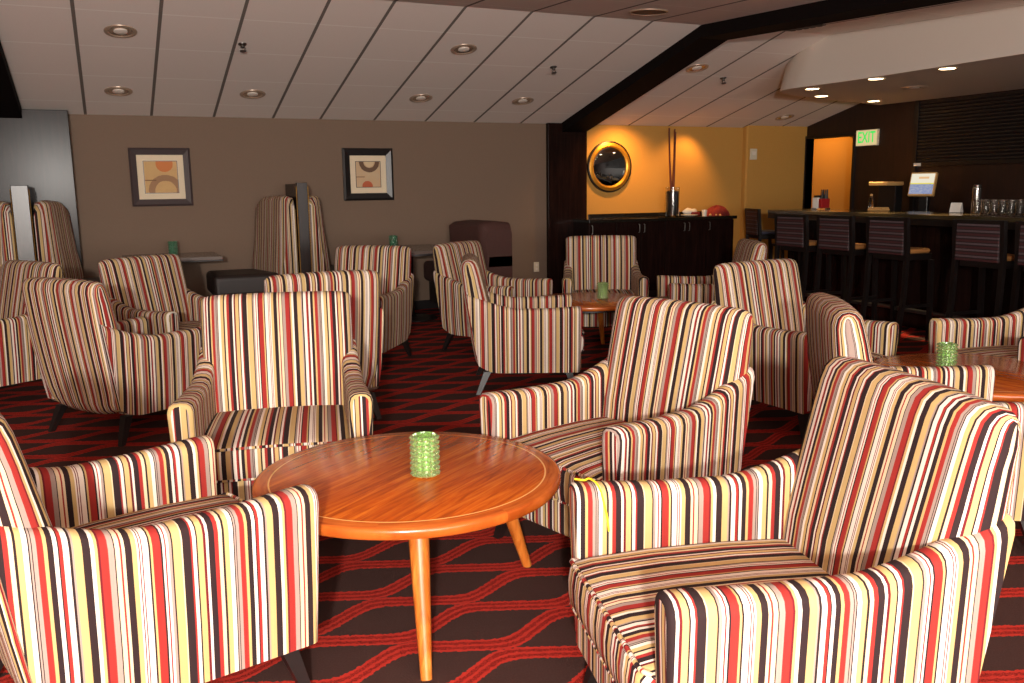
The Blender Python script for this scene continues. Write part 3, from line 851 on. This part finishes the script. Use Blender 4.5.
def stoolfab():
    k = NT('ribbed_maroon_fabric', 0.7)
    x, y, z = k.xyz(k.coord())
    f = k.math('FRACT', k.math('MULTIPLY', z, 1 / .048))
    rib = k.math('FRACT', k.math('MULTIPLY', y, 1 / .011))
    col = k.ramp(f, [(0, rgb(24, 13, 14)), (.12, rgb(88, 72, 76)), (.42, rgb(24, 13, 14)), (.55, rgb(66, 26, 28)), (.92, rgb(24, 13, 14))], 'CONSTANT')
    k.color(k.mix(k.math('MULTIPLY', k.math('LESS_THAN', rib, .3), .6), col, rgb(20, 12, 12)))
    return k.m
M['stool_back'] = stoolfab()
sp = bar_stool('bar stool at the far left end of the bar')
sp.location = (6.13, 6.80, 0); sp.rotation_euler = (0, 0, -.05)
for x, y, lab in ((6.12, 6.21, 'bar stool second from the left end of the bar'), (6.09, 5.58, 'bar stool third from the left end of the bar, left of the gap'),
                  (6.06, 4.68, 'bar stool fourth from the left, right of the gap along the bar'), (6.02, 4.12, 'bar stool at the right edge of the photo, only a strip of its back showing')):
    dup(sp, (x, y, 0), -.06, lab)
fs = bar_stool('tall dark chair beyond the bar end, seen from the side'); fs.name = 'tall_chair'; fs['category'] = 'chair'
del fs['group']
fs.location = (7.22, 8.68, 0); fs.rotation_euler = (0, 0, -.35)
for ch in fs.children:
    if ch.name.startswith('seat') and 'frame' not in ch.name: ch.data.materials[0] = M['blue_seat']
t = thing('side_shelf', 'low dark shelf holding small boxes behind the bar end', 'shelf', (7.95, 8.75, 0))
MB().box((-.2, -.3, .57), (.2, .3, .60), .003).build('board', 'espresso', t)
for sx in (-1, 1):
    for sy in (-1, 1): MB().box((sx * .17 - .015, sy * .27 - .015, 0), (sx * .17 + .015, sy * .27 + .015, .57)).build('leg', 'espresso', t)
for i, (x, y, m_, lab) in enumerate(((7.90, 8.72, 'yellow_box', 'small yellow box on the low shelf behind the bar end'), (7.98, 8.60, 'green_box', 'small green box on the low shelf behind the bar end'))):
    b = thing('small_box', lab, 'box', (x, y, .601))
    MB().box((-.06, -.05, 0), (.06, .05, .10), .003).build('carton', m_, b)
    MB().box((-.062, -.052, .085), (.062, .052, .108), .003).build('lid', 'plate', b)

# back bar and the things behind the counter
t = thing('back_bar_cabinet', 'dark low cabinet along the right wall behind the bar', 'cabinet', (8.38, 6.0, 0))
MB().box((-.27, -2.8, 0), (.25, 1.9, .87)).build('body', 'dark_wood', t)
MB().box((-.30, -2.8, .87), (.25, 1.92, .905), .004).build('top', 'granite', t)
BZ = .9055
t = thing('roller_shutter', 'dark slatted roller shutter closing the back bar', 'shutter', (XR - .003, 0, 0))
mb = MB()
for i in range(18):
    z = EYE + .235 + i * .0385
    mb.loft([[(-.012, yy, z), (-.026, yy, z + .012), (-.026, yy, z + .026), (-.012, yy, z + .037)] for yy in (3.0, 7.60)], closed=False, caps=False, smooth=False)
mb.build('slats', 'shutter', t)
MB().box((-.04, 7.60, .9), (0, 7.66, SOFZ - .002), .003).build('guide_rail', 'espresso', t)
MB().box((-.045, 3.0, EYE + .19), (-.004, 7.60, EYE + .235), .004).build('bottom_bar', 'espresso', t)
MB().box((-.048, 7.52, EYE + .195), (-.0452, 7.62, EYE + .228)).build('label_plate', 'paper', t)
t = thing('exit_sign', 'lit EXIT sign with green letters on the dark wall beside the doorway', 'sign', (XR - .002, 8.365, EYE + .56))
MB().box((-.035, -.172, -.098), (0, .172, .098), .005).build('housing', 'plate', t)
MB().box((-.0375, -.164, -.090), (-.0352, .164, .090)).build('panel', 'exit_face', t)
cu = bpy.data.curves.new('exit_text', 'FONT'); cu.body = 'EXIT'; cu.size = .19; cu.align_x = 'CENTER'; cu.align_y = 'CENTER'; cu.extrude = .001; cu.offset = .002
to = bpy.data.objects.new('tmp_text', cu); C.objects.link(to)
me = bpy.data.meshes.new_from_object(to.evaluated_get(bpy.context.evaluated_depsgraph_get()))
bpy.data.objects.remove(to)
me.materials.clear(); me.materials.append(M['exit_green'])
lo_ = bpy.data.objects.new('lettering', me); C.objects.link(lo_); lo_.parent = t
lo_.location = (-.039, 0, 0); lo_.rotation_euler = (PI / 2, 0, -PI / 2); lo_.scale = (.72, 1, 1)
lo_['label'] = 'green EXIT lettering'

t = thing('till_terminal', 'till with a lit tilted touch screen behind the bar', 'till', (8.30, 7.18, BZ), rz=.35)
MB().box((-.10, -.13, 0), (.16, .13, .05), .01).build('base', 'black', t)
MB().box((.02, -.05, .05), (.09, .05, .40), .01).build('stand', 'black', t)
sm = Matrix.Translation((-.02, 0, .42)) @ Matrix.Rotation(.30, 4, 'Y')
MB().box((-.02, -.140, -.135), (.03, .140, .135), .010, mx=sm).build('screen_housing', 'tan', t)
MB().box((-.001, -.125, -.115), (.001, .125, .115)).build('touch_screen', 'screen', t, loc=(-.02 - .0225 * math.cos(.3), 0, .42 + .0225 * math.sin(.3)), rot=(0, .30, 0))
t = thing('counter_machine', 'black box-shaped machine with a tan lid behind the bar', 'machine', (8.34, 7.74, BZ), rz=.1)
MB().box((-.12, -.12, 0), (.15, .12, .12), .01).build('base', 'black', t)
MB().box((0.02, -.12, .12), (.15, .12, .41), .008).build('tower', 'black', t)
MB().box((-.14, -.13, .41), (.15, .13, .455), .008).build('lid', 'tan', t)
CZ = 1.0705
t = thing('bar_caddy', 'clear caddy of white napkins and black straws at the end of the bar', 'caddy', (7.02, 7.38, CZ))
MB().box((-.07, -.07, 0), (.07, .07, .02), .004).build('tray', 'clear_glass', t)
MB().box((-.06, -.02, .021), (.06, .065, .13), .004).build('napkins', 'paper', t)
MB().box((-.06, -.066, .021), (.06, -.028, .12), .004).build('red_straw_box', 'red_plastic', t)
mb = MB()
for i in range(9):
    x = -.05 + .0125 * i; mb.tube([(x, -.045, .12), (x + random.uniform(-.01, .01), -.047 + random.uniform(-.012, .012), .215)], .005, 6)
mb.build('black_straws', 'black', t)
mb = MB()
for i in range(5): mb.box((-.05 + .024 * i, -.005, .1305), (-.035 + .024 * i, .055, .155), .003)
mb.build('garnish_lids', 'black', t)
t = thing('small_bottle', 'small clear bottle on the bar beside the machine', 'bottle', (7.22, 6.88, CZ))
MB().lathe([(.001, 0), (.024, 0), (.026, .01), (.026, .09), (.012, .12), (.011, .145), (.001, .145)], 20).build('body', 'clear_glass', t)
MB().lathe([(.013, .145), (.013, .165), (.001, .166)], 16).build('cap', 'tan', t)
t = thing('drip_mat', 'tan folded towel on the bar beside the small bottle', 'towel', (7.18, 6.74, CZ))
MB().box((-.06, -.09, 0), (.06, .09, .018), .006).build('lower_fold', 'tan', t)
MB().box((-.055, -.085, .0185), (.055, .08, .033), .006).build('upper_fold', 'tan', t)
t = thing('steel_cylinder', 'tall polished steel cylinder on the bar right of the till', 'cylinder', (7.02, 5.50, CZ))
MB().lathe([(.001, 0), (.034, 0), (.036, .006), (.036, .22), (.03, .228), (.001, .23)], 28).build('body', 'steel', t)
MB().lathe([(.031, .2285), (.031, .245), (.02, .252), (.001, .252)], 24).build('cap', 'dull_steel', t)
t = thing('menu_holder', 'small white folded card standing on the bar left of the steel cylinder', 'card', (7.05, 5.72, CZ), rz=.2)
MB().prism([(-.03, 0), (.03, 0), (.004, .09), (-.004, .09)], -.05, .05, mx=Matrix.Rotation(PI / 2, 4, 'X')).build('card', 'paper', t)
MB().box((-.034, -.055, 0), (.034, .055, .004)).build('foot', 'black', t)
gproto = None; gi = 0
names = ['front', 'back']
for r_ in range(2):
    for c_ in range(8):
        x = 6.86 + .085 * r_ - .0085 * c_ ; y = 5.36 - .085 * c_ - .03 * r_
        lab = ('drinking glass in the %s row on the bar, %s from the steel cylinder' % (names[r_], ['first', 'second', 'third', 'fourth', 'fifth', 'sixth', 'seventh', 'eighth'][c_]))
        if gproto is None:
            gproto = thing('drinking_glass', lab, 'glass', (x, y, CZ), group='upturned glasses on the bar')
            MB().lathe([(.001, .0), (.026, 0), (.030, .006), (.036, .125), (.0335, .125), (.0275, .010), (.001, .010)], 20).build('bowl', 'clear_glass', gproto)
        else:
            dup(gproto, (x, y, CZ), 0, lab)

# ---------------------------------------------------------------- ceiling fittings
SA = -math.atan(SLOPE)
def on_ceiling(x, y): return (x, y, ceil_z(y) - .0005)
def downlight(label, loc, rot, lit, group):
    t = thing('recessed_downlight', label, 'ceiling light', loc, group=group, rot=rot)
    MB().lathe([(.118, 0), (.116, -.006), (.095, -.010), (.086, -.004), (.086, 0)], 40, caps=False).build('trim_ring', 'ring', t)
    MB().lathe([(.086, -.003), (.05, -.0008)], 40, caps=False).build('reflector', 'cone', t)
    MB().lathe([(.0505, -.0012), (.048, -.007), (.03, -.012), (.001, -.014)], 32, caps=False).build('lamp', 'lamp_off', t)
    return t
offs = [(.23, 7.62, 'unlit recessed downlight at upper left, the nearer above the tan framed print'), (.21, 8.89, 'unlit recessed downlight at far left, nearest the back wall there'),
        (1.37, 8.86, 'unlit recessed downlight above the middle benches'), (3.02, 7.60, 'unlit recessed downlight in the middle of the sloped ceiling, far from the wall'),
        (3.03, 8.83, 'unlit recessed downlight near the wall above the brown settee'), (4.17, 8.82, 'unlit recessed downlight near the wall, left of the dark beam'),
        (5.63, 7.74, 'unlit recessed downlight just right of the dark beam'), (7.99, 9.10, 'unlit recessed downlight near the doorway wall')]
dp = None
for x, y, lab in offs:
    if dp is None: dp = downlight(lab, on_ceiling(x, y), (SA, 0, 0), False, 'unlit downlights in the tiled ceiling')
    else: dup(dp, on_ceiling(x, y), 0, lab, rot=(SA, 0, 0))
tu = dup(dp, (7.42, 6.60, SOFZ - .0005), 0, 'unlit recessed downlight in the underside of the bar soffit')
del tu['group']
lits = [(6.48, 5.44, 'lit downlight in the bar soffit, nearest the right edge'), (6.46, 6.18, 'lit downlight in the bar soffit, second from the right'),
        (6.50, 7.02, 'lit downlight in the bar soffit at its rounded end, front one'), (7.13, 7.56, 'lit downlight in the bar soffit at its rounded end, rear one'),
        (8.16, 7.82, 'lit downlight in the bar soffit near the EXIT sign')]
lp = None
for x, y, lab in lits:
    if lp is None:
        lp = thing('soffit_downlight', lab, 'ceiling light', (x, y, SOFZ - .0005), group='lit downlights under the bar soffit')
        MB().lathe([(.082, 0), (.08, -.005), (.07, -.008), (.068, -.002)], 36, caps=False).build('trim_ring', 'ring', lp)
        MB().lathe([(.069, -.002), (.06, -.006), (.001, -.008)], 32, caps=False).build('lamp', 'lamp_on', lp)
    else: dup(lp, (x, y, SOFZ - .0005), 0, lab)
sprp = None
for x, y, lab in ((1.14, 7.74, 'ceiling sprinkler head at left, above the middle benches'), (4.06, 7.89, 'ceiling sprinkler head left of the dark beam'), (6.13, 7.96, 'ceiling sprinkler head right of the dark beam')):
    if sprp is None:
        sprp = thing('sprinkler_head', lab, 'sprinkler', on_ceiling(x, y), group='sprinkler heads in the ceiling', rot=(SA, 0, 0))
        MB().lathe([(.035, 0), (.032, -.006), (.012, -.010), (.011, -.03)], 20, caps=False).build('escutcheon', 'dull_steel', sprp)
        MB().tube([(-.014, 0, -.02), (-.02, 0, -.04), (0, 0, -.055), (.02, 0, -.04), (.014, 0, -.02)], .004, 8).build('frame', 'dull_steel', sprp)
        MB().lathe([(.001, -.056), (.026, -.056), (.026, -.060), (.001, -.060)], 16).build('deflector', 'vent', sprp)
    else: dup(sprp, on_ceiling(x, y), 0, lab, rot=(SA, 0, 0))
t = thing('ceiling_speaker', 'round brown speaker grille in the flat ceiling left of the dark beam', 'speaker', (4.14, 6.36, ceil_z(6.36) - .0005), rot=(.047, 0, 0))
MB().lathe([(.16, 0), (.158, -.008), (.145, -.011), (.143, -.006)], 40, caps=False).build('rim', 'ring', t)
MB().lathe([(.144, -.006), (.07, -.009), (.001, -.010)], 40, caps=False).build('grille', 'speaker', t)
t = thing('ceiling_vent', 'dark square air vent in the ceiling right of the dark beam', 'vent', (5.72, 6.50, ceil_z(6.5) - .0005), rot=(.047, 0, 0))
MB().box((-.22, -.22, -.008), (.22, .22, 0), .003).build('plate', 'vent', t)
for k in range(5):
    MB().box((-.2, -.2 + k * .085, -.016), (.2, -.15 + k * .085, -.008), .002).build('louvre', 'vent', t)
t = thing('smoke_detector', 'small white smoke detector on the ceiling above the bar stools', 'detector', (5.66, 5.41, ceil_z(5.41) - .0005), rot=(.047, 0, 0))
MB().lathe([(.075, 0), (.074, -.02), (.05, -.026), (.045, -.05), (.03, -.056), (.001, -.057)], 28, caps=False).build('body', 'plate', t)
MB().lathe([(.046, -.032), (.049, -.036), (.046, -.04)], 28, caps=False).build('vent_ring', 'vent', t)

# ---------------------------------------------------------------- light
def point(name, loc, power, col, r):
    l = bpy.data.lights.new(name, 'POINT'); l.energy = power; l.color = col; l.shadow_soft_size = r
    o = bpy.data.objects.new(name, l); o.location = loc; C.objects.link(o); return o
def spot(name, loc, tgt, power, col, ang, blend, r):
    l = bpy.data.lights.new(name, 'SPOT'); l.energy = power; l.color = col; l.spot_size = ang * D2R; l.spot_blend = blend; l.shadow_soft_size = r
    o = bpy.data.objects.new(name, l); o.location = loc
    o.rotation_euler = (Vector(tgt) - Vector(loc)).to_track_quat('-Z', 'Y').to_euler(); C.objects.link(o); return o
point('camera_flash', (-.78, -1.72, 1.72), 1130, (1.0, .95, .88), .08)
l = bpy.data.lights.new('added_fill_light', 'AREA'); l.shape = 'RECTANGLE'; l.size = 6.0; l.size_y = 1.3; l.energy = 420; l.color = (1, .93, .86)  # area fill added behind the camera to brighten ceiling and room
o = bpy.data.objects.new('added_fill_light', l); o.location = ((WX0 + WX1) / 2, Y0 - .35, (WZ0 + WZ1) / 2); o.rotation_euler = (PI / 2, 0, 0); C.objects.link(o)
WARM = (1.0, .50, .13)
spot('alcove_lamp', (5.75, 9.10, ceil_z(9.1) - .03), (5.75, 9.5, 1.1), 70, WARM, 125, .9, .05)
spot('alcove_lamp_right', (6.85, 9.2, ceil_z(9.2) - .03), (6.6, 9.52, 1.0), 34, WARM, 100, .7, .05)
point('corridor_lamp', (8.98, 10.1, 2.2), 38, WARM, .1)
for x, y, lab in lits:
    spot('soffit_lamp', (x, y, SOFZ - .02), (x + .26, y, 0), 320, (1.0, .72, .38), 26, .6, .04)
w = bpy.data.worlds.new('world'); sc.world = w; w.use_nodes = True
w.node_tree.nodes['Background'].inputs[0].default_value = (.02, .016, .013, 1)

# ---------------------------------------------------------------- camera
f, yaw, pit, rol = 885.335, math.radians(24.42784), math.radians(9.80774), math.radians(.75236)
F = Vector((math.sin(yaw) * math.cos(pit), math.cos(yaw) * math.cos(pit), -math.sin(pit)))
R = Vector((math.cos(yaw), -math.sin(yaw), 0)); Dn = F.cross(R)
R2 = R * math.cos(rol) + Dn * math.sin(rol); D2 = -R * math.sin(rol) + Dn * math.cos(rol)
cam = bpy.data.cameras.new('camera'); cam.sensor_width = 36.0; cam.lens = f / 1024 * 36; cam.clip_start = .05
co = bpy.data.objects.new('camera', cam); C.objects.link(co)
mw = Matrix.Identity(4)
for i in range(3):
    mw[i][0] = R2[i]; mw[i][1] = -D2[i]; mw[i][2] = -F[i]
mw[2][3] = EYE
co.matrix_world = mw
sc.camera = co
